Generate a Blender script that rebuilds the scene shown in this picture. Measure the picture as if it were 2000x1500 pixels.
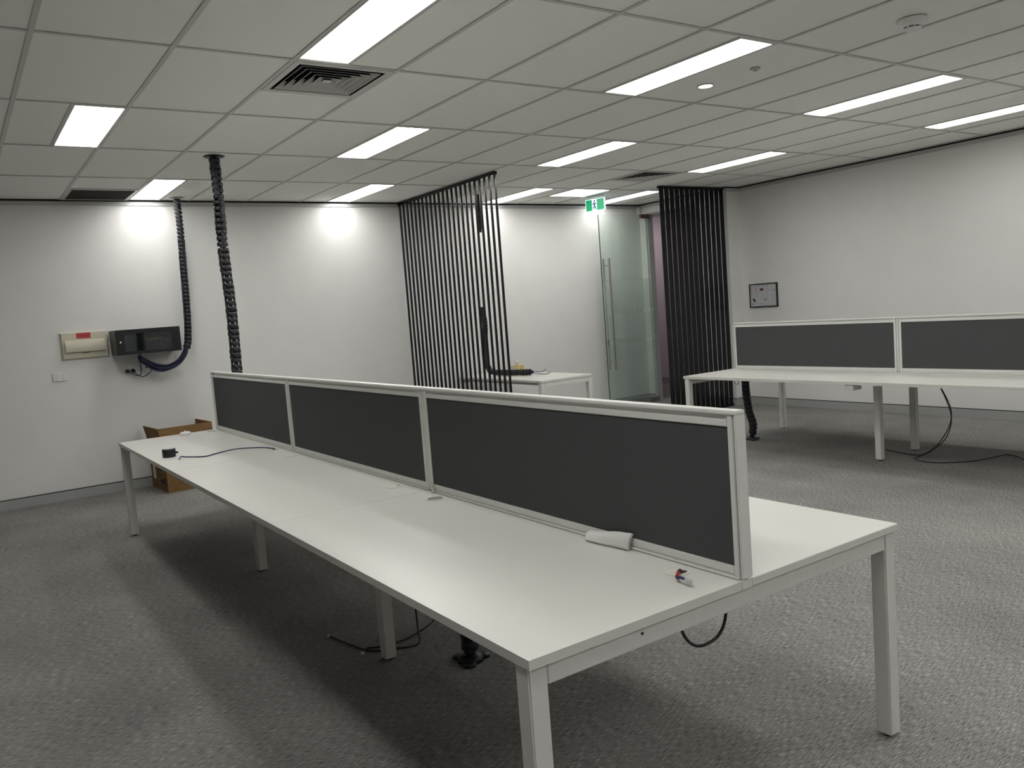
import bpy, bmesh, math, random
from mathutils import Vector, Matrix

for o in list(bpy.data.objects):
    bpy.data.objects.remove(o, do_unlink=True)
scene = bpy.context.scene
COL = scene.collection
random.seed(7)

# ------------------------------------------------------------------ camera
EYE = 1.5382                      # camera height above the carpet
CE = 2.915                        # ceiling height
def make_camera():
    yaw, pitch, roll = -0.5958, -0.0913, -0.0766
    f = Vector((math.cos(pitch)*math.cos(yaw), math.cos(pitch)*math.sin(yaw), math.sin(pitch)))
    rt = Vector((math.sin(yaw), -math.cos(yaw), 0)); up = rt.cross(f)
    c, s = math.cos(roll), math.sin(roll)
    r2 = rt*c + up*s; u2 = up*c - rt*s
    cam = bpy.data.cameras.new('camera'); co = bpy.data.objects.new('camera', cam); COL.objects.link(co)
    m = Matrix.Identity(4)
    for i in range(3):
        m[i][0] = r2[i]; m[i][1] = u2[i]; m[i][2] = -f[i]
    m[0][3], m[1][3], m[2][3] = 0, 0, EYE
    co.matrix_world = m
    cam.sensor_width = 36; cam.lens = 1607.23*36/2000; cam.clip_start = .02; cam.clip_end = 100
    scene.camera = co
make_camera()

# ------------------------------------------------------------------ world and exposure
w = bpy.data.worlds.new('world'); scene.world = w; w.use_nodes = True
w.node_tree.nodes['Background'].inputs[0].default_value = (.5, .5, .5, 1)
w.node_tree.nodes['Background'].inputs[1].default_value = .02
vs = scene.view_settings
vs.view_transform = 'Standard'; vs.look = 'None'; vs.gamma = 1; vs.use_curve_mapping = False
vs.exposure = 0.0
LAMP = 17.2                        # radiance of the ceiling light diffusers

# ------------------------------------------------------------------ materials
MATS = {}
def principled(name, color, rough=.5, metal=0., spec=.5, emit=None, strength=0.):
    m = bpy.data.materials.new(name); m.use_nodes = True
    b = m.node_tree.nodes['Principled BSDF']
    b.inputs['Base Color'].default_value = (*color, 1); b.inputs['Roughness'].default_value = rough
    b.inputs['Metallic'].default_value = metal; b.inputs['Specular IOR Level'].default_value = spec
    if emit:
        b.inputs['Emission Color'].default_value = (*emit, 1); b.inputs['Emission Strength'].default_value = strength
    MATS[name] = m
    return m
def noisy(name, c1, c2, scale, rough=.6, bump=0., stretch=(1, 1, 1), detail=3, lo=.35, hi=.65, spec=.5, bscale=None, dist=.002):
    m = principled(name, c1, rough, spec=spec); nt = m.node_tree; N = nt.nodes; L = nt.links
    b = N['Principled BSDF']
    tc = N.new('ShaderNodeTexCoord'); mp = N.new('ShaderNodeMapping'); mp.inputs['Scale'].default_value = stretch
    nz = N.new('ShaderNodeTexNoise'); nz.inputs['Scale'].default_value = scale; nz.inputs['Detail'].default_value = detail
    rp = N.new('ShaderNodeValToRGB'); rp.color_ramp.elements[0].position = lo; rp.color_ramp.elements[1].position = hi
    rp.color_ramp.elements[0].color = (*c1, 1); rp.color_ramp.elements[1].color = (*c2, 1)
    L.new(tc.outputs['Object'], mp.inputs[0]); L.new(mp.outputs[0], nz.inputs['Vector'])
    L.new(nz.outputs['Fac'], rp.inputs[0]); L.new(rp.outputs[0], b.inputs['Base Color'])
    if bump:
        bp = N.new('ShaderNodeBump'); bp.inputs['Strength'].default_value = bump; bp.inputs['Distance'].default_value = dist
        if bscale:
            n2 = N.new('ShaderNodeTexNoise'); n2.inputs['Scale'].default_value = bscale; n2.inputs['Detail'].default_value = 2
            L.new(tc.outputs['Object'], n2.inputs['Vector']); L.new(n2.outputs['Fac'], bp.inputs['Height'])
        else:
            L.new(nz.outputs['Fac'], bp.inputs['Height'])
        L.new(bp.outputs[0], b.inputs['Normal'])
    return m
WALLC = (.70, .695, .67)
noisy('wall_paint', (.745, .742, .72), (.765, .762, .74), 3.0, rough=.55, bump=.04, bscale=250)
principled('low_bounce_dark', (.22, .22, .22), .6)  # dark tone for the unseen left wall, added to cut bounce under the desk
noisy('hall_paint', (.61, .555, .585), (.64, .585, .615), 3.0, rough=.6)
noisy('tile', (.86, .86, .825), (.93, .93, .895), 260, rough=.9, bump=.25, detail=2, lo=.30, hi=.42, spec=.2, dist=.001)
principled('tee', (.60, .595, .575), .5)
principled('trim_grey', (.50, .50, .50), .5)
principled('shadow_gap', (.012, .012, .012), .9)
principled('skirting', (.42, .425, .42), .38, metal=.25)
noisy('laminate', (.635, .628, .585), (.655, .648, .605), 2.2, rough=.36, bump=.02, bscale=900)
noisy('powder', (.66, .655, .625), (.68, .675, .645), 40, rough=.42, bump=.03, bscale=700)
noisy('rail_white', (.68, .68, .655), (.70, .70, .675), 30, rough=.4)
noisy('fabric', (.060, .064, .065), (.082, .086, .087), 700, rough=.95, bump=.3, spec=.2, dist=.001)
principled('black_gloss', (.004, .004, .006), .2, spec=.35)
noisy('black_plastic', (.006, .007, .010), (.012, .013, .019), 60, rough=.45)
noisy('rack_black', (.009, .0095, .011), (.012, .0125, .014), 200, rough=.5, spec=.3)
principled('rack_side', (.06, .06, .06), .45)
principled('cable_black', (.008, .008, .010), .45)
principled('cable_blue', (.012, .018, .075), .35)
principled('cable_navy', (.006, .009, .035), .28)
principled('tape_red', (.42, .035, .03), .5)
principled('plug_clear', (.55, .56, .56), .2)
principled('plug_yellow', (.55, .42, .10), .4)
principled('cream', (.62, .585, .47), .35)
principled('label_red', (.55, .055, .055), .4)
principled('label_red_ink', (.33, .02, .025), .5)
principled('socket_white', (.80, .80, .79), .35)
principled('detector_white', (.88, .88, .86), .4)
principled('socket_slot', (.03, .03, .03), .6)
noisy('cardboard', (.185, .105, .043), (.232, .134, .058), 14, rough=.85, stretch=(1, 1, 6), spec=.2)
principled('ink', (.012, .010, .012), .7)
principled('label_white', (.62, .60, .56), .6)
principled('steel', (.52, .49, .45), .28, metal=1.)
principled('glass_edge', (.012, .022, .018), .3)
principled('patch_bronze', (.16, .11, .095), .4, metal=.6)
principled('green_sign', (.0, .20, .085), .4, emit=(.0, .23, .09), strength=.45)
principled('sign_white', (.7, .8, .9), .4, emit=(.55, .72, 1.), strength=.40)
principled('sign_edge', (.7, .85, .9), .3, emit=(.6, .9, 1.), strength=.8)
principled('sign_man', (.02, .06, .12), .5)
principled('paper', (.66, .655, .63), .8)
principled('poster_paper', (.55, .56, .57), .35)
principled('poster_grey', (.36, .38, .39), .6)
principled('poster_dark', (.03, .032, .035), .6)
principled('poster_red', (.34, .09, .11), .6)
principled('frame_black', (.012, .012, .014), .35)
principled('mesh_dark', (.085, .08, .072), .8)
principled('duct_and_slot_shade', (.010, .011, .017), .8)
principled('vent_white', (.60, .595, .57), .45)
principled('tissue_yellow', (.60, .40, .06), .6)
principled('tissue_cream', (.62, .53, .33), .6)
principled('grommet', (.70, .68, .62), .4)
principled('tray_beige', (.34, .30, .235), .6)
principled('rack_inside', (.030, .034, .040), .4)
principled('lock', (.7, .7, .7), .25, metal=.8)
principled('diffuser', (.8, .8, .78), .5, emit=(1., .985, .955), strength=LAMP)
principled('diffuser_far', (.8, .8, .78), .5, emit=(1., .985, .955), strength=LAMP*.60)
principled('diffuser_wall', (.8, .8, .78), .5, emit=(1., .985, .955), strength=LAMP*.72)
principled('diffuser_left', (.8, .8, .78), .5, emit=(1., .985, .955), strength=LAMP*1.25)
principled('diffuser_right', (.8, .8, .78), .5, emit=(1., .985, .955), strength=LAMP*.82)
principled('diffuser_rear', (.8, .8, .78), .5, emit=(1., .985, .955), strength=LAMP*1.4)
principled('diffuser_rim', (.86, .85, .70), .4)
principled('downlight_glow', (.8, .7, .6), .4, emit=(1., .72, .60), strength=5.)
principled('hall_diffuser', (.8, .8, .8), .5, emit=(1., .88, .94), strength=6.5)

def carpet():
    m = principled('carpet', (.15, .145, .14), .97, spec=.1); nt = m.node_tree; N = nt.nodes; L = nt.links
    b = N['Principled BSDF']; tc = N.new('ShaderNodeTexCoord')
    def noise(sc, stretch, det):
        mp = N.new('ShaderNodeMapping'); mp.inputs['Scale'].default_value = stretch
        mp.inputs['Rotation'].default_value = (0, 0, .02)
        nz = N.new('ShaderNodeTexNoise'); nz.inputs['Scale'].default_value = sc; nz.inputs['Detail'].default_value = det
        nz.inputs['Roughness'].default_value = .6
        L.new(tc.outputs['Object'], mp.inputs[0]); L.new(mp.outputs[0], nz.inputs['Vector'])
        return nz.outputs['Fac']
    a = noise(1, (330, 30, 1), 4); c = noise(1, (420, 300, 1), 2); d = noise(1.3, (1, 1, 1), 2)
    def mth(op, x, y):
        n = N.new('ShaderNodeMath'); n.operation = op
        for i, v in enumerate((x, y)):
            if isinstance(v, float): n.inputs[i].default_value = v
            else: L.new(v, n.inputs[i])
        return n.outputs[0]
    s = mth('ADD', mth('MULTIPLY', a, .70), mth('MULTIPLY', c, .18))
    s = mth('ADD', s, mth('MULTIPLY', d, .12))
    rp = N.new('ShaderNodeValToRGB'); e = rp.color_ramp.elements
    e[0].position = .335; e[0].color = (.030, .030, .030, 1)
    e[1].position = .65; e[1].color = (.50, .485, .46, 1)
    x = e.new(.44); x.color = (.158, .154, .147, 1)
    x = e.new(.54); x.color = (.268, .261, .249, 1)
    L.new(s, rp.inputs[0]); L.new(rp.outputs[0], b.inputs['Base Color'])
    bp = N.new('ShaderNodeBump'); bp.inputs['Strength'].default_value = .6; bp.inputs['Distance'].default_value = .003
    L.new(s, bp.inputs['Height']); L.new(bp.outputs[0], b.inputs['Normal'])
carpet()

def clear_mix(name, tint, fac_diffuse, diff, gloss=.06):
    m = bpy.data.materials.new(name); m.use_nodes = True; nt = m.node_tree; N = nt.nodes; L = nt.links
    N.remove(N['Principled BSDF']); out = N['Material Output']
    t = N.new('ShaderNodeBsdfTransparent'); t.inputs[0].default_value = (*tint, 1)
    d = N.new('ShaderNodeBsdfDiffuse'); d.inputs[0].default_value = (*diff, 1)
    g = N.new('ShaderNodeBsdfGlossy'); g.inputs['Roughness'].default_value = .03
    m1 = N.new('ShaderNodeMixShader'); m1.inputs[0].default_value = fac_diffuse
    L.new(t.outputs[0], m1.inputs[1]); L.new(d.outputs[0], m1.inputs[2])
    m2 = N.new('ShaderNodeMixShader'); m2.inputs[0].default_value = gloss
    L.new(m1.outputs[0], m2.inputs[1]); L.new(g.outputs[0], m2.inputs[2])
    L.new(m2.outputs[0], out.inputs[0])
    MATS[name] = m
clear_mix('glass', (.945, .98, .962), .02, (.6, .7, .65), .045)
clear_mix('frost', (.97, .99, .98), .16, (.74, .82, .78), .01)
clear_mix('frost_light', (.975, .99, .985), .09, (.74, .82, .78), .01)
clear_mix('rack_glass', (.62, .65, .67), .015, (.3, .33, .36), .045)

# ------------------------------------------------------------------ mesh helpers
ORG = {}
class MB:
    def __init__(s): s.v = []; s.f = []; s.sm = []
    def add(s, vs_, fs, smooth=False):
        n = len(s.v); s.v += [tuple(p) for p in vs_]
        for f in fs: s.f.append(tuple(i+n for i in f)); s.sm.append(smooth)
        return s
    def box(s, x0, x1, y0, y1, z0, z1):
        if x0 > x1: x0, x1 = x1, x0
        if y0 > y1: y0, y1 = y1, y0
        if z0 > z1: z0, z1 = z1, z0
        return s.add([(x0,y0,z0),(x1,y0,z0),(x1,y1,z0),(x0,y1,z0),(x0,y0,z1),(x1,y0,z1),(x1,y1,z1),(x0,y1,z1)],
                     [(0,3,2,1),(4,5,6,7),(0,1,5,4),(1,2,6,5),(2,3,7,6),(3,0,4,7)])
    def rbox(s, x0, x1, y0, y1, z0, z1, r=.004, n=2):
        """box with bevelled edges"""
        bm = bmesh.new(); bmesh.ops.create_cube(bm, size=1)
        x0, x1 = min(x0,x1), max(x0,x1); y0, y1 = min(y0,y1), max(y0,y1); z0, z1 = min(z0,z1), max(z0,z1)
        for v in bm.verts:
            v.co = Vector(((x0+x1)/2+v.co.x*(x1-x0), (y0+y1)/2+v.co.y*(y1-y0), (z0+z1)/2+v.co.z*(z1-z0)))
        bmesh.ops.bevel(bm, geom=list(bm.edges), offset=min(r, .45*min(x1-x0, y1-y0, z1-z0)), segments=n, affect='EDGES')
        s.frombm(bm); return s
    def frombm(s, bm, smooth=False):
        bm.verts.ensure_lookup_table(); bm.verts.index_update()
        s.add([v.co[:] for v in bm.verts], [[v.index for v in f.verts] for f in bm.faces], smooth); bm.free()
    def tube(s, pts, r, seg=8, cap=True, ry=None):
        pts = [Vector(p) for p in pts]; n = len(pts)
        T = [(pts[min(i+1,n-1)]-pts[max(i-1,0)]).normalized() for i in range(n)]
        ref = Vector((0,0,1)) if abs(T[0].z) < .9 else Vector((1,0,0))
        u = T[0].cross(ref).normalized(); vs_ = []
        for i in range(n):
            u = (u - T[i]*u.dot(T[i])).normalized(); v = T[i].cross(u)
            rr = r(i/(n-1)) if callable(r) else r
            for k in range(seg):
                a = 2*math.pi*k/seg
                vs_.append(pts[i] + u*(rr*math.cos(a)) + v*((ry or rr)*math.sin(a)))
        fs = [(i*seg+k, i*seg+(k+1)%seg, (i+1)*seg+(k+1)%seg, (i+1)*seg+k) for i in range(n-1) for k in range(seg)]
        s.add(vs_, fs, True)
        if cap:
            s.add(vs_[:seg], [tuple(reversed(range(seg)))]); s.add(vs_[-seg:], [tuple(range(seg))])
        return s
    def lathe(s, prof, c, seg=24, axis='Z', smooth=True):
        """profile of (radius, height) pairs turned about an axis through c"""
        vs_ = []; n = len(prof)
        for r, h in prof:
            for k in range(seg):
                a = 2*math.pi*k/seg; p, q = r*math.cos(a), r*math.sin(a)
                vs_.append({'Z': (c[0]+p, c[1]+q, c[2]+h), 'X': (c[0]+h, c[1]+p, c[2]+q), 'Y': (c[0]+q, c[1]+h, c[2]+p)}[axis])
        fs = [(i*seg+k, i*seg+(k+1)%seg, (i+1)*seg+(k+1)%seg, (i+1)*seg+k) for i in range(n-1) for k in range(seg)]
        s.add(vs_, fs, smooth)
        s.add(vs_[:seg], [tuple(reversed(range(seg)))]); s.add(vs_[-seg:], [tuple(range(seg))])
        return s
    def plate(s, outer, holes, z0, z1, axis='Z', ref=0.):
        """flat plate with round-cornered outline and holes; outlines are (p, q) lists"""
        bm = bmesh.new(); loops = []
        for lp in [outer]+holes:
            vv = [bm.verts.new((p, q, 0)) for p, q in lp]
            loops += [bm.edges.new((vv[i], vv[(i+1) % len(vv)])) for i in range(len(vv))]
        bmesh.ops.triangle_fill(bm, use_beauty=True, edges=loops)
        faces = list(bm.faces); r = bmesh.ops.extrude_face_region(bm, geom=faces)
        for g in r['geom']:
            if isinstance(g, bmesh.types.BMVert): g.co.z = 1
        bmesh.ops.recalc_face_normals(bm, faces=list(bm.faces))
        for v in bm.verts:
            h = z0 if v.co.z < .5 else z1; p, q = v.co.x, v.co.y
            v.co = Vector((p, q, h)) if axis == 'Z' else Vector((h, p, q)) if axis == 'X' else Vector((p, h, q))
        s.frombm(bm); return s
    def build(s, name, mat, parent=None):
        o = parent and ORG[parent.name] or Vector((0,0,0))
        me = bpy.data.meshes.new(name)
        me.from_pydata([(x-o[0], y-o[1], z-o[2]) for x, y, z in s.v], [], s.f)
        me.polygons.foreach_set('use_smooth', s.sm)
        me.materials.append(MATS[mat]); me.update()
        bm = bmesh.new(); bm.from_mesh(me); bmesh.ops.recalc_face_normals(bm, faces=list(bm.faces)); bm.to_mesh(me); bm.free()
        ob = bpy.data.objects.new(name, me); COL.objects.link(ob)
        if parent: ob.parent = parent
        ORG[ob.name] = Vector(o)
        return ob
def tag(o, label, cat, group=None):
    o['label'] = label; o['category'] = cat
    if group: o['group'] = group
    return o
def thing(name, label, cat, loc, group=None):
    e = bpy.data.objects.new(name, None); COL.objects.link(e); e.location = loc; e.empty_display_size = .05
    ORG[e.name] = Vector(loc)
    return tag(e, label, cat, group)
def struct(o): o['kind'] = 'structure'; return o
def copy_part(src, parent, loc, rot=None):
    c = src.copy(); COL.objects.link(c); c.parent = parent; c.location = Vector(loc)-ORG[parent.name]
    if rot is not None: c.rotation_mode = 'QUATERNION'; c.rotation_quaternion = rot
    ORG[c.name] = Vector(loc); return c
def spline(pts, n=8):
    P = [Vector(p) for p in pts]; P = [P[0]*2-P[1]]+P+[P[-1]*2-P[-2]]; out = []
    for i in range(1, len(P)-2):
        for k in range(n):
            t = k/n; a, b, c, d = P[i-1:i+3]
            out.append(.5*((2*b)+(c-a)*t+(2*a-5*b+4*c-d)*t*t+(3*b-a-3*c+d)*t**3))
    out.append(P[-2]); return out
def circ(cx, cy, r, n=20): return [(cx+r*math.cos(2*math.pi*k/n), cy+r*math.sin(2*math.pi*k/n)) for k in range(n)]
def rect(x0, x1, y0, y1): return [(x0,y0),(x1,y0),(x1,y1),(x0,y1)]

# ------------------------------------------------------------------ the room shell
XW, YR, YE = 9.10, -8.94, -8.68     # far wall, right wall, entry wall faces
XB, YL = -3.2, 2.0                  # rear and left walls, behind the camera
XS = 7.45                           # end of the entry wall
YH = -10.45                         # hallway wall
DX0, DX1, DZ = 7.95, 8.98, 2.775    # doorway
fl = struct(MB().box(XB-.1, 13, YH-.1, YL+.1, -.12, 0).build('floor', 'carpet'))
struct(MB().box(XW, XW+.1, YE-.15, YL+.1, 0, CE+.3).build('wall_back', 'wall_paint'))
struct(MB().box(XB-.1, XS, YR-.12, YR, 0, CE+.3).build('wall_right', 'wall_paint'))
en = MB()
en.box(XS, DX0, YE-.26, YE, 0, CE+.3); en.box(DX0, DX1, YE-.13, YE, DZ, CE+.3); en.box(DX1, XW, YE-.13, YE, 0, CE+.3)
struct(en.build('wall_entry', 'wall_paint'))
struct(MB().box(XB-.1, XW+.1, YL, YL+.1, 0, CE+.3).build('wall_left', 'low_bounce_dark'))  # out of view, darkened to limit the light it throws back
struct(MB().box(XB-.1, XB, YR-.12, YL, 0, CE+.3).build('wall_rear', 'wall_paint'))
struct(MB().box(6.0, 13, YH-.1, YH, 0, CE+.1).build('wall_hall', 'hall_paint'))
hs = MB(); hs.box(12.9, 13, YH, YE-.13, 0, CE+.1); hs.box(6.0, 6.1, YH, YR-.12, 0, CE+.1); hs.box(XW+.1, 12.9, YE-.15, YE-.05, 0, CE+.1)
struct(hs.build('wall_hall_side', 'hall_paint'))
struct(MB().box(6.0, 13, YH, YE-.13, CE+.02, CE+.1).build('ceiling_hall', 'hall_paint'))
# hallway ceiling light (round the corner) and skirting
hl = thing('ceiling_light', 'ceiling light of the hallway beyond the glass door', 'light', (10.6, -9.6, CE), 'hallway lights')
MB().box(10.3, 11.5, -9.75, -9.45, CE-.02, CE+.019).build('diffuser', 'hall_diffuser', hl)

# shadow gap and wall angle along the top of the walls
tr = 1
def wall_trim(x0, x1, y0, y1, nx, ny):
    global tr
    d = .012
    b = MB().box(x0, x1+nx*d, y0, y1+ny*d, CE-.052, CE-.014)
    o = struct(b.build('trim_%d' % tr, 'trim_grey'))
    struct_gap = MB().box(x0, x1+nx*d*.6, y0, y1+ny*d*.6, CE-.014, CE+.004).build('shadow_gap', 'shadow_gap', o)
    tr += 1
wall_trim(XW, XW, YE, YL, -1, 0)
wall_trim(XB, XS, YR, YR, 0, 1)
wall_trim(XS, XS, YR, YE, -1, 0)
wall_trim(XS, XW-.012, YE, YE, 0, 1)
# skirtings with a black line on top
def skirting(name, x0, x1, y0, y1, nx, ny):
    d = .012
    o = struct(MB().box(x0, x1+nx*d, y0, y1+ny*d, 0, .092).build(name, 'skirting'))
    MB().box(x0, x1+nx*(d-.003), y0, y1+ny*(d-.003), .092, .100).build('top_strip', 'shadow_gap', o)
skirting('baseboard_back', XW, XW, YE, YL, -1, 0)
skirting('baseboard_right', XB, XS-.012, YR, YR, 0, 1)
skirting('baseboard_stub', XS, XS, YR, YE, -1, 0)
skirting('baseboard_entry_1', XS, DX0, YE, YE, 0, 1)
skirting('baseboard_entry_2', DX1, XW-.012, YE, YE, 0, 1)
skirting('baseboard_left', XB, XW, YL, YL, 0, -1)
skirting('baseboard_hall', 6.1, 12.9, YH, YH, 0, 1)
# door frame lining
jm = MB(); jm.box(DX1-.02, DX1, YE-.13, YE-.03, 0, DZ); jm.box(DX0, DX0+.02, YE-.13, YE-.03, 0, DZ); jm.box(DX0+.02, DX1-.02, YE-.13, YE-.03, DZ-.02, DZ)
struct(jm.build('trim_%d' % tr, 'trim_grey')); tr += 1
# white post that the slatted screen is fixed to
struct(MB().box(XS-.016, XS, YE-.06, YE+.0, .10, CE-.052).build('trim_%d' % tr, 'wall_paint'))

# ------------------------------------------------------------------ ceiling grid
GX, GY = 4.2468, -.4628
gx = lambda b: GX+1.2*b
gy = lambda a: GY-.6*a
ceil = struct(MB().box(XB-.1, XW+.1, YR-.12, YL+.1, CE+.12, CE+.16).build('ceiling', 'shadow_gap'))
# lights: (column b, centre-left y, width, half start)  ->  (x0, x1, y0(high), y1(low))
LW = .3
LIGHTS = [
 (-1, gy(2), 'large bright ceiling light cut by the top edge, touching the square louvred vent'),
 (1, gy(1)+LW, 'ceiling light nearest the left edge of the picture'),
 (1, gy(4), 'ceiling light between the square louvred vent and the left slatted screen'),
 (3, gy(2), 'ceiling light meeting the far wall beside the dark return grille'),
 (3, gy(6)+LW, 'ceiling light meeting the far wall just left of the black slatted screen'),
 (-1, gy(6)+LW, 'long ceiling light beside the small round glowing downlight'),
 (1, gy(8)+LW, 'ceiling light in front of the near end of the long black slatted screen'),
 (-1, gy(9), 'long ceiling light right of the downlight, below the smoke detector'),
 (1, gy(11), 'ceiling light in front of the narrow black slatted screen by the right wall'),
 (-1, gy(12), 'ceiling light cut by the right edge, closest to the right wall'),
 (3, gy(9), 'ceiling light at the far wall seen past the end of the long slatted screen'),
 (3, gy(12), 'thin ceiling light behind the green exit sign'),
]
HID = []
for b in (-3, -5):
    for k in range(-1, 4): HID.append((b, gy(3.5*k+1)+LW if k % 2 == 0 else gy(3.5*k+1.5)))
HID = [(b, gy(round((GY-y)/.6)), 0) for b, y in HID if YR+.5 < y < -.5]
occupied = {}
def cell(b, a): return (b, a)
lamps = []
for i, (b, y0, lab) in enumerate(LIGHTS): lamps.append((b, y0, lab, None))
for b, y0, _ in HID: lamps.append((b, y0, 'recessed ceiling light behind the photographer', 'ceiling lights out of view'))
def lamp(x0, x1, y1, y0, lab, grp, glow='diffuser'):
    t = thing('ceiling_light', lab, 'light', ((x0+x1)/2, (y0+y1)/2, CE), grp)
    f = MB(); r = .013
    f.box(x0, x1, y0, y0+r, CE-.001, CE+.03); f.box(x0, x1, y1-r, y1, CE-.001, CE+.03)
    f.box(x0, x0+r, y0+r, y1-r, CE-.001, CE+.03); f.box(x1-r, x1, y0+r, y1-r, CE-.001, CE+.03)
    f.build('frame', 'vent_white', t)
    d = MB().box(x0+r, x1-r, y0+r, y1-r, CE+.010, CE+.028).build('diffuser', glow, t)
    for xa_, xb_ in ((x0+r, x0+r+.012), (x1-r-.012, x1-r)):
        MB().box(xa_, xb_, y0+r, y1-r, CE+.001, CE+.0098).build('end_strip', 'diffuser_rim', d)
    return t
HALF = {}
for b, y0, lab, grp in lamps:
    x0, x1 = gx(b)+.012, gx(b)+1.2-.012
    if b == 3: x1 = 9.055
    lamp(x0, x1, y0-.004, y0-LW+.004, lab, grp, ('diffuser_rear' if y0 > -4 else 'diffuser_right') if grp else 'diffuser_left' if b < 3 and y0 > -3.5 else 'diffuser_right' if b < 3 and y0 < -5.5 else 'diffuser_far' if b == 3 and y0 < -5 else 'diffuser_wall' if b == 3 else 'diffuser')
    a = int(math.floor((GY-y0)/.6+1e-6)); left = abs(gy(a)-y0) < .02
    HALF.setdefault((b, a), []).append(left)
# the 600 x 600 light
lamp(gx(3)+.012, gx(3)+.6-.012, gy(10)-.012, gy(11)+.012, 'square ceiling light panel left of the green exit sign', None, 'diffuser_far')
SQ = {(3, 10): 'near', (0, 2): 'near', (2, 10): 'near', (3, 1): 'far'}   # 600 mm squares taken out of a tile
tile_cache = {}
def tile(x0, x1, y0, y1):
    k = (round(x1-x0, 4), round(y1-y0, 4)); loc = Vector(((x0+x1)/2, (y0+y1)/2, CE+.005))
    if k in tile_cache:
        copy_part(tile_cache[k], ceil, loc); return
    hx, hy = k[0]/2-.002, k[1]/2-.002
    m = MB().box(-hx, hx, -hy, hy, 0, .015)
    o = m.build('ceiling_tile', 'tile'); o.parent = ceil; o.location = loc; tile_cache[k] = o
tee_cache = {}
def tee(x0, x1, y0, y1, nm):
    k = (nm, round(x1-x0, 4), round(y1-y0, 4)); loc = Vector(((x0+x1)/2, (y0+y1)/2, CE))
    if k in tee_cache: copy_part(tee_cache[k], ceil, loc); return
    hx, hy = k[1]/2, k[2]/2
    m = MB().box(-hx, hx, -hy, hy, 0, .0025)
    if nm == 'main_runner': m.box(-hx, hx, -.002, .002, .0025, .045)
    else: m.box(-.002, .002, -hy, hy, .0025, .045)
    o = m.build(nm, 'tee'); o.parent = ceil; o.location = loc; tee_cache[k] = o
A0, A1 = -6, 14
for b in range(-7, 4):
    x0, x1 = max(gx(b), XB), (gx(b)+1.2 if b < 3 else XW-.006)
    for a in range(A0, A1+1):
        y1, y0 = min(gy(a), YL), max(gy(a)-.6, YR+.006)
        if y1-y0 < .02: continue
        if (b, a) in HALF:
            s = HALF[(b, a)]
            if len(s) == 1:
                if s[0]: tile(x0, x1, y0, y1-LW); 
                else: tile(x0, x1, y0+LW, y1)
                tee(x0+.012, x1-.012, (y1-LW)-.009, (y1-LW)+.009, 'main_runner')
        elif (b, a) in SQ:
            if SQ[(b, a)] == 'near': tile(x0+.6, x1, y0, y1)
            else: tile(x0, x0+.6, y0, y1)
            tee(x0+.6-.012, x0+.6+.012, y0+.012, y1-.012, 'cross_tee')
        else: tile(x0, x1, y0, y1)
    if b > -7:
        for a in range(A0, A1+1):
            y1, y0 = min(gy(a), YL), max(gy(a)-.6, YR+.006)
            if y1-y0 > .04: tee(gx(b)-.012, gx(b)+.012, y0+.012, y1-.012, 'cross_tee')
    for a in range(A0+1, A1+1):
        tee(x0, x1, gy(a)-.012, gy(a)+.012, 'main_runner')

# ------------------------------------------------------------------ ceiling fittings
def vent(x0, y1, lab):
    x1, y0 = x0+.6, y1-.6; cx, cy = (x0+x1)/2, (y0+y1)/2
    t = thing('air_vent', lab, 'vent', (cx, cy, CE))
    # flat outer frame
    MB().plate(rect(x0+.012, x1-.012, y0+.012, y1-.012), [rect(cx-.252, cx+.252, cy-.252, cy+.252)], CE-.003, CE+.01).build('frame', 'vent_white', t)
    MB().box(cx-.262, cx+.262, cy-.262, cy+.262, CE+.085, CE+.09).build('duct', 'duct_and_slot_shade', t)
    g = MB(); 
    for s in (-1, 1):
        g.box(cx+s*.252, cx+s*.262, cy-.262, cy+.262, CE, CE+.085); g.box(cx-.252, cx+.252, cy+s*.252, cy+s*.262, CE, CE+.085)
    g.build('throat', 'duct_and_slot_shade', t)
    for k in range(6):                                            # nested square cones flaring outwards
        R0 = .232-k*.041; R1 = R0-.026
        m = MB(); z0, z1 = CE-.004, CE+.036; th = .0035
        q = lambda R, z: [(cx-R,cy-R,z),(cx+R,cy-R,z),(cx+R,cy+R,z),(cx-R,cy+R,z)]
        vs_ = q(R0, z0)+q(R0-th, z0)+q(R1, z1)+q(R1-th, z1)
        fs = []
        for i in range(4):
            j = (i+1) % 4
            fs += [(i,j,j+4,i+4),(i,j,j+8,i+8),(i+4,j+4,j+12,i+12),(i+8,j+8,j+12,i+12)]
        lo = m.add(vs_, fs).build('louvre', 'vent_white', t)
        lo.data.materials.append(MATS['duct_and_slot_shade'])
        for pg in lo.data.polygons:                               # upper side coloured dark, standing in for shade in the slots
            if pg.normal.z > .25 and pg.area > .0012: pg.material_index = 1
    MB().box(cx-.022, cx+.022, cy-.022, cy+.022, CE-.004, CE+.004).build('centre_plate', 'vent_white', t)
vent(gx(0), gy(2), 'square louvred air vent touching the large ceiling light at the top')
vent(gx(2), gy(10), 'distant square louvred air vent above the narrow slatted screen')
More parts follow.
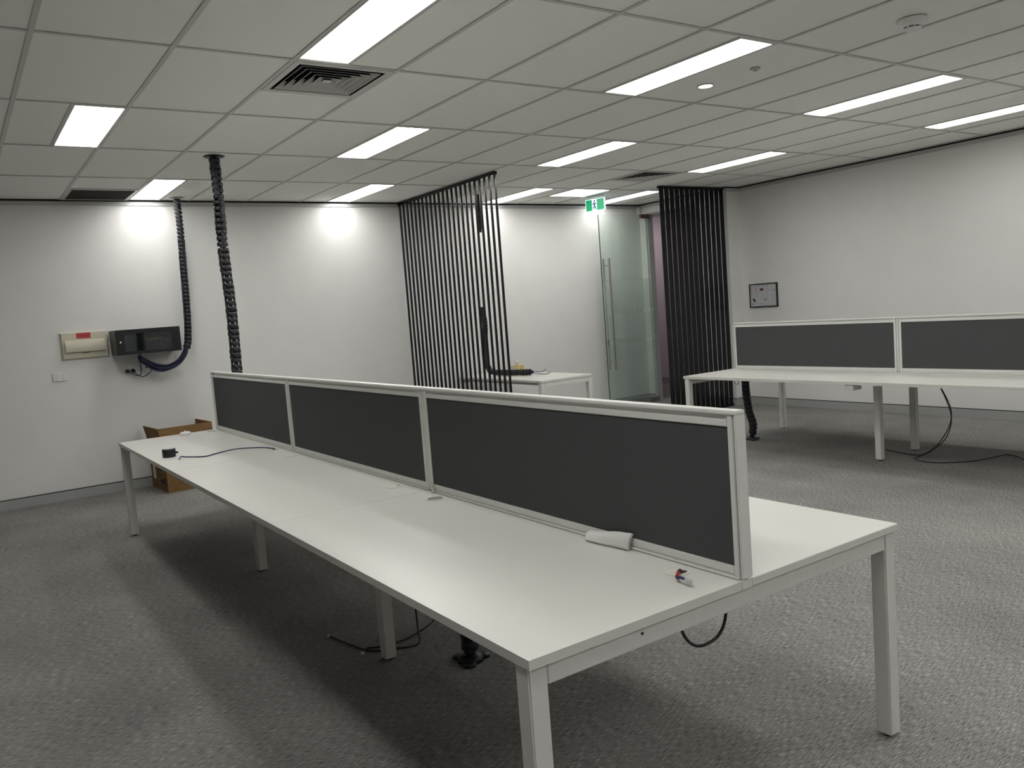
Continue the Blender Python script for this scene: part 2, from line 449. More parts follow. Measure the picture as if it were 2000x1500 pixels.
# return air grille by the far wall
rg = thing('return_grille', 'dark mesh return air grille in the ceiling at the far wall', 'vent', (8.74, gy(1)-.3, CE))
x0, x1, y1, y0 = gx(3)+.612, XW-.012, gy(1)-.012, gy(2)+.012
MB().plate(rect(x0, x1, y0, y1), [rect(x0+.02, x1-.02, y0+.02, y1-.02)], CE-.003, CE+.012).build('frame', 'vent_white', rg)
MB().box(x0+.02, x1-.02, y0+.02, y1-.02, CE+.006, CE+.009).build('mesh_panel', 'mesh_dark', rg)
gm = MB()
for i in range(1, 26):
    gm.box(x0+.02+i*(x1-x0-.04)/26-.002, x0+.02+i*(x1-x0-.04)/26+.002, y0+.02, y1-.02, CE+.001, CE+.006)
gm.build('grille_bars', 'mesh_dark', rg)['kind'] = 'stuff'
# smoke detector
c = (2.491, -4.456, CE)
sd = thing('smoke_detector', 'round white smoke detector on the ceiling at upper right', 'detector', c)
MB().lathe([(.02,0),(.074,0),(.076,-.008),(.073,-.016),(.064,-.024),(.0,-.024)], c, 32).build('base', 'detector_white', sd)
MB().lathe([(.058,-.024),(.056,-.034),(.050,-.040),(.0,-.040)], c, 32).build('body', 'detector_white', sd)
MB().lathe([(.038,-.040),(.038,-.047),(.0,-.047)], c, 24).build('vent_ring', 'socket_slot', sd)
cp = MB().lathe([(.046,-.047),(.047,-.051),(.040,-.056),(.0,-.058)], c, 32)
for k in range(8):
    a = 2*math.pi*k/8; p = (c[0]+.042*math.cos(a), c[1]+.042*math.sin(a))
    cp.box(p[0]-.003, p[0]+.003, p[1]-.003, p[1]+.003, CE-.048, CE-.039)
cp.build('cap', 'detector_white', sd)
# recessed downlight
c = (3.865, -4.362, CE)
dl = thing('downlight', 'small round recessed downlight glowing pink white in a ceiling tile', 'light', c)
MB().plate(circ(c[0], c[1], .056, 32), [circ(c[0], c[1], .047, 32)], CE-.003, CE+.005).build('rim', 'vent_white', dl)
MB().lathe([(0,-.004),(.046,-.004),(.046,.005),(0,.005)], c, 28).build('lens', 'downlight_glow', dl)
# small occupancy sensor
c = (3.454, -4.362, CE)
os_ = thing('ceiling_sensor', 'tiny round sensor on the ceiling beyond the downlight', 'sensor', c)
MB().lathe([(.0,-.008),(.026,-.008),(.032,0),(.0,0)], c, 20).build('rim', 'vent_white', os_)
MB().lathe([(.0,-.018),(.010,-.016),(.013,-.008),(.0,-.008)], c, 16).build('dome', 'trim_grey', os_)
# wall detector in the corner by the door
pr = thing('motion_sensor', 'small white motion sensor in the corner above the glass door', 'sensor', (9.07, -8.645, 2.80))
MB().rbox(9.045, 9.098, -8.672, -8.622, 2.775, 2.885, .008).build('body', 'socket_white', pr)
MB().rbox(9.036, 9.046, -8.664, -8.630, 2.79, 2.835, .004).build('lens', 'paper', pr)
# exit sign
def exit_sign():
    p, q = Vector((8.485, -7.15, 0)), Vector((8.187, -7.221, 0)); d = (q-p).normalized(); n = Vector((-d.y, d.x, 0))
    if n.dot(-p) < 0: n = -n
    L_ = (q-p).length; Z0, Z1 = 2.724, 2.880
    t = thing('exit_sign', 'green running man exit sign hanging below the ceiling', 'sign', ((p+q)*.5+Vector((0,0,CE)))[:])
    def slab(u0, u1, z0, z1, h0, h1):
        m = MB(); vs_ = [p+d*u+n*h+Vector((0,0,z)) for h in (h0, h1) for u, z in ((u0,z0),(u1,z0),(u1,z1),(u0,z1))]
        return m.add(vs_, [(0,1,2,3),(7,6,5,4),(0,4,5,1),(1,5,6,2),(2,6,7,3),(3,7,4,0)])
    slab(0, L_, Z0, Z1, -.010, .010).build('panel_edge', 'sign_edge', t)
    a, b = L_*.345, L_*.60
    slab(.008, a, Z0+.006, Z1-.008, .0102, .0125).build('green_field', 'green_sign', t)
    slab(b, L_-.010, Z0+.006, Z1-.008, .0102, .0125).build('green_field', 'green_sign', t)
    wf = slab(a, b, Z0+.006, Z1-.008, .0102, .0122).build('white_field', 'sign_white', t)
    # running figure
    man = MB(); cu = (a+b)/2; W = (b-a)
    def limb(pts, r):
        for (u0, z0), (u1, z1) in zip(pts[:-1], pts[1:]):
            e = Vector((u1-u0, z1-z0)); L2 = e.length; e /= L2; f = Vector((-e.y, e.x))
            vs_ = []
            for h in (.0123, .0135):
                for uu, s in ((0,-1),(1,-1),(1,1),(0,1)):
                    x = u0+e.x*L2*uu+f.x*r*s; z = z0+e.y*L2*uu+f.y*r*s
                    vs_.append(p+d*x+n*h+Vector((0,0,z)))
            man.add(vs_, [(0,1,2,3),(7,6,5,4),(0,4,5,1),(1,5,6,2),(2,6,7,3),(3,7,4,0)])
    zc = (Z0+Z1)/2
    hc = (cu+.004, Z1-.030); hv = []
    for h in (.0123, .0135):
        for k in range(14):
            aa = 2*math.pi*k/14; hv.append(p+d*(hc[0]+.0125*math.cos(aa))+n*h+Vector((0,0,hc[1]+.0125*math.sin(aa))))
    man.add(hv, [tuple(range(14)), tuple(range(14,28))]+[(k,(k+1)%14,14+(k+1)%14,14+k) for k in range(14)])
    limb([(cu+.001, zc+.030), (cu-.003, zc-.008)], .011)
    limb([(cu-.003, zc-.006), (cu+.012, zc-.028), (cu+.022, zc-.060)], .0085)
    limb([(cu-.004, zc-.008), (cu-.010, zc-.038), (cu-.030, zc-.042)], .008)
    limb([(cu+.002, zc+.028), (cu+.018, zc+.010), (cu+.034, zc+.014)], .006)
    limb([(cu-.001, zc+.028), (cu-.020, zc+.020), (cu-.024, zc+.000)], .006)
    man.build('figure', 'sign_man', wf)
    m = slab(L_*.30, L_*.36, Z1, CE, -.004, .004); m2 = slab(L_*.64, L_*.70, Z1, CE, -.004, .004)
    m.build('hanger', 'socket_white', t); m2.build('hanger', 'socket_white', t)
    slab(L_*.1, L_*.9, CE-.010, CE-.0005, -.03, .03).build('ceiling_plate', 'vent_white', t)
exit_sign()

# ------------------------------------------------------------------ benches
TOP, TH = .734, .025
GROM = []
def bench(name, lab, xa, xb, yc, half, nb, near_grommets, side):
    """workstation bench; xa < xb, desktops on both sides of a central channel at yc. side=+1: the visible user side is +y"""
    t = thing(name, lab, 'desk', ((xa+xb)/2, yc, 0))
    bay = (xb-xa)/nb
    for k in range(nb):
        u0, u1 = xa+k*bay, xa+(k+1)*bay
        if k: u0 += .0012
        if k < nb-1: u1 -= .0012
        for s in (1, -1):
            ya, yb = yc+s*.022, yc+s*half
            hs_ = []
            for gxx in near_grommets:
                if s == side and u0 < gxx < u1: hs_.append(circ(gxx, yc+s*.083, .040, 24))
            top = MB()
            if hs_:
                top.plate(rect(u0, u1, min(ya,yb), max(ya,yb)), hs_, TOP-TH, TOP)
            else: top.rbox(u0, u1, ya, yb, TOP-TH, TOP, .002, 1)
            top.build('desktop', 'laminate', t)
    ch = MB(); ch.box(xa, xb, yc-.0205, yc+.0205, TOP-TH, TOP-.001)
    ch.build('centre_channel', 'rail_white', t)
    lg = .055
    def leg(cx, cy):
        m = MB().rbox(cx-lg/2, cx+lg/2, cy-lg/2, cy+lg/2, .008, TOP-TH, .004)
        o = m.build('leg', 'powder', t)
        MB().lathe([(.0,0),(.018,0),(.018,.008),(.0,.008)], (cx, cy, 0), 12).build('foot', 'cable_black', o)
    for xe in (xa+.012+lg/2, xb-.012-lg/2):
        for s in (1, -1): leg(xe, yc+s*(half-.004-lg/2))
        MB().rbox(xe-lg/2, xe+lg/2, yc-half+.004+lg, yc+half-.004-lg, TOP-TH-.055, TOP-TH, .003).build('end_beam', 'powder', t)
    for k in range(1, nb):
        xm = xa+k*bay+.028
        for s in (1, -1): leg(xm, yc+s*.275)
        MB().rbox(xm-.02, xm+.02, yc-.25, yc+.25, TOP-TH-.05, TOP-TH, .003).build('cross_beam', 'powder', t)
    for s in (1, -1):
        MB().rbox(xa+.07, xb-.07, yc+s*.31-.015, yc+s*.31+.015, TOP-TH-.035, TOP-TH, .003).build('side_rail', 'powder', t)
        MB().rbox(xa+.5, xb-.5, yc+s*.07-.012, yc+s*.07+.012, TOP-TH-.09, TOP-TH-.07, .003).build('cable_tray', 'powder', t)
    return t
def grommet(bench_t, gxx, gyy, kind):
    g = MB()
    g.plate(circ(gxx, gyy, .0415, 28), [circ(gxx, gyy, .034, 28)], TOP+.0002, TOP+.003)
    g.plate(circ(gxx, gyy, .0385, 28), [circ(gxx, gyy, .034, 28)], TOP-.024, TOP+.0002)
    o = g.build('grommet', 'grommet', bench_t)
    if kind != 'open':
        # flat lid with a sliding mouth left open
        pts = [p for p in circ(gxx, gyy, .0335, 40)]
        cut = {'slot': (gxx-.0, gyy-.021, .0105), 'mouth': (gxx-.014, gyy-.008, .016)}[kind]
        MB().plate(pts, [circ(cut[0], cut[1], cut[2], 16)], TOP+.0005, TOP+.0025).build('grommet_lid', 'grommet', o)
    return o
YC1 = -1.766
b1 = bench('workstation_bench', 'long white six person desk bench in the foreground', 1.51, 6.985, YC1, .755, 3,
           [1.70, 3.15, 3.55, 4.97, 5.345, 6.86], 1)
gyy = YC1+.083
grommet(b1, 1.70, gyy, 'mouth'); grommet(b1, 3.15, gyy, 'open'); grommet(b1, 3.55, gyy, 'slot')
grommet(b1, 4.97, gyy, 'slot'); grommet(b1, 5.345, gyy, 'mouth'); grommet(b1, 6.86, gyy, 'open')
MB().lathe([(.0,0),(.004,0),(.004,.002),(.0,.002)], (1.520, -1.373, .690), 12, 'X').build('screw', 'cable_black', b1)
YC2 = -6.762
b2 = bench('workstation_bench', 'white desk bench with dark screens along the right wall', 2.18, 5.815, YC2, .752, 2,
           [3.78, 4.20, 5.62, 2.40], 1)
for g, k in ((3.78, 'slot'), (4.20, 'slot'), (5.62, 'slot'), (2.40, 'slot')): grommet(b2, g, YC2+.083, k)
MB().rbox(3.95, 4.03, -6.14, -6.02, .66, .708, .004).build('cable_box', 'powder', b2)
MB().tube(spline([(5.21,-6.06,.70),(5.20,-6.06,.672),(5.17,-6.06,.672),(5.16,-6.06,.70)], 5), .005, 6).build('cable_clip', 'steel', b2)

# fabric divider screens standing in the channel
SZ0, SZ1 = TOP, 1.213
def screen(lab, xa, xb, yc, end_lo, end_hi):
    t = thing('divider_screen', lab, 'screen', ((xa+xb)/2, yc, SZ0))
    e0, e1 = xa+.0145, xb-.0145
    MB().box(e0+.018, e1-.018, yc-.012, yc+.012, SZ0+.035, SZ1-.045).build('fabric_panel', 'fabric', t)
    tr_ = MB(); tr_.rbox(xa if end_lo else xa+.0068, xb if end_hi else xb+.0065, yc-.021, yc+.021, SZ1-.013, SZ1, .003)
    tr_.box(e0+.0192, e1-.0192, yc-.010, yc+.010, SZ1-.026, SZ1-.013)
    tr_.rbox(e0+.0192, e1-.0192, yc-.0172, yc+.0172, SZ1-.046, SZ1-.026, .002)
    tr_.build('top_rail', 'rail_white', t)
    br = MB(); br.rbox(e0+.0192, e1-.0192, yc-.0172, yc+.0172, SZ0+.012, SZ0+.036, .002); br.box(e0+.0192, e1-.0192, yc-.0145, yc+.0145, SZ0+.007, SZ0+.012); br.rbox(e0, e1, yc-.021, yc+.021, SZ0, SZ0+.0068, .002)
    br.build('bottom_rail', 'rail_white', t)
    for x in (e0, e1):
        s = 1 if x == e0 else -1
        MB().rbox(min(x, x+s*.019), max(x, x+s*.019), yc-.0175, yc+.0175, SZ0+.007, SZ1-.0132, .002).build('side_rail', 'rail_white', t)
    for x, on in ((xa, end_lo), (xb, end_hi)):
        if on:
            s = 1 if x == xa else -1
            m = MB().rbox(x, x+s*.0075, yc-.021, yc+.021, SZ0+.006, SZ1-.013, .002)
            m.box(x+s*.0075, x+s*.0145, yc-.006, yc+.006, SZ0+.006, SZ1-.014)
            m.build('end_post', 'rail_white', t)
        elif x == xb:
            m = MB().rbox(x-.0065, x+.0065, yc-.0165, yc+.0165, SZ0+.006, SZ1-.014, .002)
            m.box(x-.0145, x+.0145, yc-.006, yc+.006, SZ0+.006, SZ1-.014)
            m.build('connector_post', 'rail_white', t)
    return t
n1 = [1.505, 3.318, 5.131, 6.955]
labs = ['dark grey fabric screen at the near end of the foreground desk bench',
        'dark grey fabric screen in the middle of the foreground desk bench',
        'dark grey fabric screen at the far end of the foreground desk bench']
scr = [screen(labs[i], n1[i], n1[i+1], YC1, i == 0, i == 2) for i in range(3)]
MB().add([(3.296,YC1+.0225,TOP+.0075),(3.262,YC1+.024,TOP+.0075),(3.252,YC1+.040,TOP+.0005),(3.296,YC1+.0182,TOP+.050),(3.288,YC1+.0182,TOP+.052),(3.291,YC1+.021,TOP+.052)],
         [(0,1,2),(3,4,5),(0,1,4,3),(1,2,5,4),(2,0,3,5)]).build('corner_clip', 'cream', scr[0])
n2 = [2.18, 3.985, 5.785]
labs = ['dark grey fabric screen cut by the right edge, on the bench by the right wall',
        'dark grey fabric screen below the framed poster on the right bench']
for i in range(2): screen(labs[i], n2[i], n2[i+1], YC2, i == 0, i == 1)

# small table by the far wall
def table():
    xa, xb, ya, yb = 7.175, 8.93, -5.975, -5.245
    t = thing('side_table', 'white table with a cable hose on it behind the slatted screen', 'table', ((xa+xb)/2, (ya+yb)/2, 0))
    MB().rbox(xa, xb, ya, yb, TOP-TH, TOP, .002, 1).build('tabletop', 'laminate', t)
    lg = .055
    for x in (xa+.005+lg/2, xb-.005-lg/2):
        for y in (ya+.004+lg/2, yb-.004-lg/2):
            MB().rbox(x-lg/2, x+lg/2, y-lg/2, y+lg/2, 0, TOP-TH, .004).build('leg', 'powder', t)
        MB().rbox(x-lg/2, x+lg/2, ya+lg+.004, yb-lg-.004, TOP-TH-.055, TOP-TH, .003).build('end_beam', 'powder', t)
    for y in (ya+.10, yb-.10):
        MB().rbox(xa+.06, xb-.06, y-.015, y+.015, TOP-TH-.04, TOP-TH, .003).build('side_rail', 'powder', t)
table()

# ------------------------------------------------------------------ slatted screens
def slats_x():
    x0, x1, y = 6.965, XW-.016, -4.703
    t = thing('slat_screen', 'long black vertical slat screen running out from the far wall', 'screen', ((x0+x1)/2, y, 0))
    MB().rbox(x0-.02, x1, y-.020, y+.020, CE-.035, CE-.001, .003).build('top_rail', 'black_gloss', t)
    MB().rbox(x0-.02, x1, y-.020, y+.020, .0, .03, .003).build('bottom_rail', 'black_gloss', t)
    n = 23; p = (x1-.02-x0)/(n-1); src = None
    for k in range(n):
        loc = Vector((x0+k*p, y, .03))
        if src is None:
            m = MB().rbox(-.0095, .0095, -.011, .011, 0, CE-.065, .002, 1)
            src = m.build('slat', 'black_gloss'); src.parent = t; src.location = loc-ORG[t.name]
        else: copy_part(src, t, loc)
def slats_y():
    y0, y1, x = -7.535, -8.665, 7.495
    t = thing('slat_screen', 'narrow black slat screen beside the glass door at right', 'screen', (x, (y0+y1)/2, 0))
    MB().rbox(x-.020, x+.020, y1-.015, y0+.045, CE-.035, CE-.001, .003).build('top_rail', 'black_gloss', t)
    MB().rbox(x-.020, x+.020, y1-.015, y0+.045, .0, .03, .003).build('bottom_rail', 'black_gloss', t)
    n = 13; p = (y0-y1-.035)/(n-1); src = None
    for k in range(n):
        loc = Vector((x, y0-.01-k*p, .03))
        if src is None:
            m = MB().rbox(-.005, .005, -.0385, .0385, 0, CE-.065, .002, 1)
            src = m.build('slat', 'black_gloss'); src.parent = t; src.location = loc-ORG[t.name]
        else: copy_part(src, t, loc)
slats_x(); slats_y()

# ------------------------------------------------------------------ glass door standing open
def door():
    x, ya, yb, z0, z1 = 8.90, -7.705, -8.665, .012, 2.75
    d = struct(MB().box(x-.006, x+.006, yb, ya, z0, z1).build('door_1', 'glass'))
    ORG[d.name] = Vector((0,0,0))
    MB().box(x-.0062, x+.0062, ya, ya+.005, z0, z1).build('glass_edge', 'glass_edge', d)
    MB().plate(rect(yb+.005, ya-.005, .99, 1.822), [circ(-7.836-.0805*k, 1.367, .026, 20) for k in range(11)], x-.0075, x-.0065, 'X').build('frosted_band', 'frost', d)
    MB().plate(rect(yb+.005, ya-.005, .09, .914), [], x-.0075, x-.0065, 'X').build('frosted_band', 'frost_light', d)
    MB().rbox(x-.018, x+.018, yb-.01, yb+.16, z1-.052, z1+.006, .003).build('pivot_fitting', 'patch_bronze', d)
    MB().rbox(x-.018, x+.018, yb-.01, yb+.16, .004, .07, .003).build('pivot_fitting', 'steel', d)
    for s in (-1, 1):
        h = MB().tube([(x+s*.062, -7.795, .555), (x+s*.062, -7.795, 2.138)], .014, 14)
        h.build('pull_handle', 'steel', d)
    sc = MB()
    for z in (.654, 2.038): sc.tube([(x-.062, -7.795, z), (x+.062, -7.795, z)], .009, 10)
    sc.build('handle_bolt', 'steel', d)
door()

# ------------------------------------------------------------------ poster
def poster():
    x0, x1, z0, z1 = 6.888, 7.336, 1.303, 1.615; y = YR
    t = thing('framed_poster', 'small black framed evacuation plan on the right wall', 'poster', ((x0+x1)/2, y, z0))
    fr = MB().plate(rect(x0, x1, z0, z1), [rect(x0+.016, x1-.012, z0+.014, z1-.012)], y+.0005, y+.022, 'Y')
    fr.build('frame', 'frame_black', t)
    sh = MB().box(x0+.01, x1-.008, y+.0008, y+.010, z0+.01, z1-.008).build('sheet', 'poster_paper', t)
    W, Hh = x1-x0, z1-z0
    def mark(u0, u1, v0, v1, mat, nm='printed_mark'):          # u from the left as seen, v from the top
        return MB().box(x1-u0*W, x1-u1*W, y+.0102, y+.0108, z1-v0*Hh, z1-v1*Hh).build(nm, mat, sh)
    mark(.37, .50, .20, .30, 'poster_red'); mark(.40, .47, .225, .275, 'poster_paper')
    for u0, u1, v0, v1 in [(.21,.25,.10,.32),(.33,.36,.09,.15),(.50,.54,.08,.29),(.635,.655,.08,.28),(.655,.70,.255,.285),(.70,.84,.27,.285),
                           (.25,.40,.33,.345),(.24,.27,.42,.56),(.06,.09,.11,.30),(.62,.64,.30,.75),(.45,.47,.40,.65),(.82,.84,.42,.70),
                           (.33,.44,.62,.635),(.45,.62,.63,.64),(.70,.90,.80,.815),(.52,.60,.86,.875),(.25,.30,.82,.86),(.50,.62,.93,.94),(.66,.84,.90,.91),(.36,.44,.84,.88),(.12,.20,.16,.17),(.10,.16,.36,.37),(.74,.80,.50,.515)]:
        mark(u0, u1, v0, v1, 'poster_grey')
    for u0, u1, v0, v1 in [(.53,.575,.665,.72),(.09,.12,.84,.885),(.64,.665,.09,.13),(.855,.895,.295,.335)]:
        mark(u0, u1, v0, v1, 'poster_dark')
    m = MB(); P = [(.09,.63),(.18,.63),(.19,.70),(.23,.755),(.15,.765),(.11,.69)]
    m.plate([(x1-u*W, z1-v*Hh) for u, v in P], [], y+.0102, y+.0108, 'Y'); m.build('printed_mark', 'poster_dark', sh)
poster()

# ------------------------------------------------------------------ switchboard, network cabinet, sockets
def switchboard():
    y0, y1, z0, z1 = -1.334, -.905, 1.362, 1.635; xf = XW-.032
    t = thing('switchboard', 'cream plastic electrical switchboard with a red label on the far wall', 'switchboard', (XW, (y0+y1)/2, z0))
    # tapered surround
    m = MB(); b = .018
    vs_ = [(XW-.0005,y0,z0),(XW-.0005,y1,z0),(XW-.0005,y1,z1),(XW-.0005,y0,z1),(xf,y0+b,z0+b),(xf,y1-b,z0+b),(xf,y1-b,z1-b*.6),(xf,y0+b,z1-b*.6)]
    m.add(vs_, [(0,1,2,3),(4,5,6,7),(0,1,5,4),(1,2,6,5),(2,3,7,6),(3,0,4,7)]).build('surround', 'cream', t)
    # hinged cover: rounded front, open edge shadow below
    ya, yb, za, zb = -1.292, -.945, 1.437, 1.555
    c = MB(); n = 10; prof = []
    for k in range(n+1):
        f = k/n; z = za+(zb-za)*f; prof.append((xf-.010-.022*math.sin(math.pi*(.25+.75*f))**.8 if k < n else xf-.001, z))
    vs_ = [(x, y, z) for y in (ya, yb) for x, z in prof]+[(xf-.001, ya, za), (xf-.001, yb, za)]
    k = n+1
    fs = [(i, i+1, k+i+1, k+i) for i in range(n)]
    fs += [tuple(list(range(k))+[2*k]), tuple(list(range(2*k-1, k-1, -1))+[2*k+1])[::-1], (0, k, 2*k+1, 2*k)]
    cv = c.add(vs_, fs).build('hinged_cover', 'cream', t)
    MB().box(xf-.003, xf-.0005, ya-.004, yb+.004, za-.004, za+.002).build('cover_gap', 'socket_slot', t)
    MB().plate([(-1.157,za-.004)]+[(-1.118-.039*math.cos(math.pi*(1-j/8)), za-.004-.016*math.sin(math.pi*j/8)) for j in range(1, 8)][::-1]+[(-1.079,za-.004)], [], xf-.002, xf-.0005, 'X').build('finger_notch', 'tray_beige', t)
    lb = MB().box(xf-.0035, xf-.0003, -1.178, -1.052, 1.569, 1.6225).build('red_label', 'label_red', t)
    ln = MB()
    for z, a, b_ in ((1.608, -1.170, -1.060), (1.597, -1.160, -1.075), (1.587, -1.165, -1.070), (1.578, -1.155, -1.085)): ln.box(xf-.004, xf-.0034, a, b_, z-.0022, z+.0022)
    ln.build('printed_lines', 'label_red_ink', lb)
    MB().box(xf-.001, xf-.0003, -.985, -.935, 1.606, 1.611).build('maker_mark', 'trim_grey', t)
switchboard()
def cabinet():
    y0, y1, z0, z1, xf = -1.948, -1.350, 1.374, 1.618, 8.752
    t = thing('network_cabinet', 'black wall mounted network cabinet with a glass front', 'cabinet', (XW, (y0+y1)/2, z0))
    s = .006; m = MB()
    m.box(xf+.03, XW-.0005, y1-s, y1, z0, z1); m.box(xf+.03, XW-.0005, y0, y0+s, z0, z1)
    m.build('side_panel', 'rack_side', t)
    tp = MB().box(xf+.03, XW-.0005, y0+s, y1-s, z1-s, z1).build('top_panel', 'rack_side', t)
    bt = MB(); bt.box(xf+.03, XW-.0005, y0+s, y1-s, z0, z0+s); bt.box(XW-.012, XW-.0005, y0+s, y1-s, z0+s, z1-s); bt.build('back_panel', 'rack_black', t)
    sl = MB()
    for k in range(30): 
        y = y1-.07-k*.0165; sl.box(xf+.06, xf+.12, y-.009, y, z1, z1+.0012)
    sl.build('vent_slot', 'socket_slot', tp)['kind'] = 'stuff'
    gy0, gy1, gz0, gz1 = -1.864, -1.428, 1.403, 1.577
    d = MB().plate(rect(y0, y1, z0, z1), [rect(gy0, gy1, gz0, gz1)], xf, xf+.028, 'X').build('door', 'rack_black', t)
    MB().box(xf+.006, xf+.010, gy0, gy1, gz0, gz1).build('door_glass', 'rack_glass', d)
    MB().lathe([(.0,-.006),(.009,-.006),(.011,0),(.0,0)], (xf, -1.390, 1.497), 16, 'X').build('lock', 'lock', d)
    # inside: patch panel and switch with yellow plugs
    MB().box(xf+.075, xf+.085, y0+.05, y1-.05, z0+.03, z1-.03).build('patch_panel', 'rack_inside', t)
    MB().box(xf+.058, xf+.074, -1.60, -1.53, z0+.03, z1-.03).build('rack_module', 'rack_black', t)
    pl = MB()
    for k in range(16):
        y = -1.62-k*.0105
        if k % 5 != 3: pl.box(xf+.060, xf+.074, y-.003, y+.003, 1.516+.002*(k % 3), 1.523+.002*(k % 3))
        if 2 < k < 13: pl.box(xf+.060, xf+.074, y-.003, y+.003, 1.500, 1.505)
    pl.build('yellow_plugs', 'plug_yellow', t)['kind'] = 'stuff'
    MB().tube(spline([(xf+.06,-1.64,1.508),(xf+.055,-1.72,1.512),(xf+.055,-1.78,1.514),(xf+.05,-1.83,1.495),(xf+.05,-1.862,1.490)], 6), .0025, 6).build('patch_lead', 'plug_yellow', t)
    MB().tube(spline([(xf+.06,-1.77,1.50),(xf+.055,-1.775,1.46),(xf+.055,-1.79,1.42),(xf+.06,-1.80,1.39)], 6), .003, 6).build('patch_lead', 'poster_grey', t)
cabinet()
def socket(yc, zc, lab, w_=.116, h=.076, kind='power'):
    t = thing('power_socket' if kind == 'power' else 'data_socket', lab, 'socket', (XW, yc, zc))
    xf = XW-.015
    pl = MB().rbox(xf, XW-.0005, yc-w_/2, yc+w_/2, zc-h/2, zc+h/2, .003).build('faceplate', 'socket_white', t)
    if kind == 'power':
        for s in (-1, 1):
            y = yc+s*.029
            MB().rbox(xf-.004, xf+.001, y-.006, y+.006, zc+.014, zc+.029, .002).build('switch', 'paper', t)
            sl = MB()
            sl.box(xf-.0006, xf+.001, y-.0095, y-.0065, zc-.008, zc-.001); sl.box(xf-.0006, xf+.001, y+.0065, y+.0095, zc-.008, zc-.001); sl.box(xf-.0006, xf+.001, y-.0015, y+.0015, zc-.022, zc-.014)
            sl.build('pin_holes', 'socket_slot', t)
    else:
        MB().box(xf-.0008, xf+.001, yc-.009, yc+.009, zc-.004, zc+.010).build('port', 'socket_slot', t)
    return t
socket(-.868, 1.208, 'white double power socket under the cream switchboard')
socket(-1.505, 1.220, 'white double power socket with two black plugs under the network cabinet')
socket(-1.655, 1.220, 'white data socket beside the plugged in power socket', .075, .076, 'data')
PC = [[(XW-.046,-1.474,1.200),(XW-.055,-1.520,1.165),(XW-.06,-1.575,1.153),(XW-.06,-1.593,1.175),(XW-.06,-1.596,1.24),(XW-.08,-1.592,1.31),(XW-.10,-1.60,1.370)],
      [(XW-.046,-1.530,1.198),(XW-.062,-1.555,1.16),(XW-.07,-1.60,1.135),(XW-.07,-1.65,1.155),(XW-.08,-1.69,1.20),(XW-.11,-1.66,1.27),(XW-.15,-1.59,1.34),(XW-.17,-1.57,1.370)]]
for y, lab, pts in ((-1.474, 'black round plug nearer the switchboard, its cord rising straight to the cabinet', PC[0]), (-1.526, 'black round plug beside the data socket, its cord looping low towards the blue bundle', PC[1])):
    t = thing('power_plug', lab, 'plug', (XW-.02, y, 1.203))
    MB().lathe([(.0,-.034),(.012,-.034),(.020,-.028),(.0215,0),(.0,0)], (XW-.0155, y, 1.203), 20, 'X').build('body', 'black_plastic', t)
    MB().tube(spline(pts, 8), .0042, 6).build('cord', 'cable_black', t)

# ------------------------------------------------------------------ cable hoses (vertebra chains)
SEG = {}
def hose(name, lab, ctrl, r=.037, pitch=.040, gap=.24, collar=True, base=None, core='cable_navy', cr=.6):
    P = spline(ctrl, 14); t = thing(name, lab, 'cable hose', P[0] if collar else P[-1])
    # resample
    d = [0.]
    for a, b in zip(P[:-1], P[1:]): d.append(d[-1]+(b-a).length)
    def at(s):
        s = min(max(s, 0), d[-1])
        for i in range(len(d)-1):
            if d[i+1] >= s:
                f = (s-d[i])/max(d[i+1]-d[i], 1e-9); return P[i].lerp(P[i+1], f), (P[i+1]-P[i]).normalized()
        return P[-1], (P[-1]-P[-2]).normalized()
    MB().tube(P, r*cr, 8).build('cable_core', core, t)
    key = (r, pitch, gap); n = int(d[-1]/pitch)
    for k in range(n):
        p, dr = at((k+.5)*pitch); q = dr.to_track_quat('Z', 'Y')
        rot = q @ Matrix.Rotation(.25*math.sin(k*1.7), 3, 'Z').to_quaternion()
        if key not in SEG:
            h = pitch*(1-gap)/2
            m = MB().lathe([(r*.90,-h),(r,-h*.55),(r,h*.55),(r*.94,h)], (0,0,0), 10)
            m.box(-r*.45, r*.45, r*.55, r*.95, h*.5, h+pitch*gap*1.1); m.box(-r*.45, r*.45, -r*.95, -r*.55, h*.5, h+pitch*gap*1.1)
            o = m.build('segment', 'black_plastic'); SEG[key] = o
            o.parent = t; o.location = p-ORG[t.name]; o.rotation_mode = 'QUATERNION'; o.rotation_quaternion = rot
        else: copy_part(SEG[key], t, p, rot)
    if collar:
        MB().lathe([(.0,-.004),(r*1.75,-.004),(r*1.9,-.0005),(.0,-.0005)], (P[0].x, P[0].y, CE), 24).build('ceiling_collar', 'black_plastic' if collar == 'black' else 'vent_white', t)
    if base:
        m = MB()
        m.lathe([(.0,0),(r*1.5,0),(r*1.4,.018),(r*1.05,.03),(.0,.03)], (base[0], base[1], 0), 20)
        for k in range(3):
            a = 2.1*k+.4; m.lathe([(.0,0),(.03,0),(.03,.012),(.026,.015),(.0,.015)], (base[0]+.062*math.cos(a), base[1]+.062*math.sin(a), 0), 14)
        m.build('foot', 'black_plastic', t)
    return t
hose('cable_hose', 'black segmented cable hose from the ceiling to the network cabinet',
     [(8.92,-2.098,CE-.006),(8.935,-2.104,2.6),(8.95,-2.097,2.229),(8.95,-2.088,1.9),(8.95,-2.078,1.66),(8.95,-2.060,1.46),(8.94,-2.035,1.385)], .036, .040, .26)
hose('cable_hose', 'thick black segmented cable hose from the ceiling to the foreground desk',
     [(6.785,-1.914,CE-.006),(6.79,-1.918,2.6),(6.80,-1.913,2.215),(6.80,-1.926,1.721),(6.80,-1.920,1.222),(6.80,-1.915,.752)], .043, .047, .30, 'black', cr=.40)
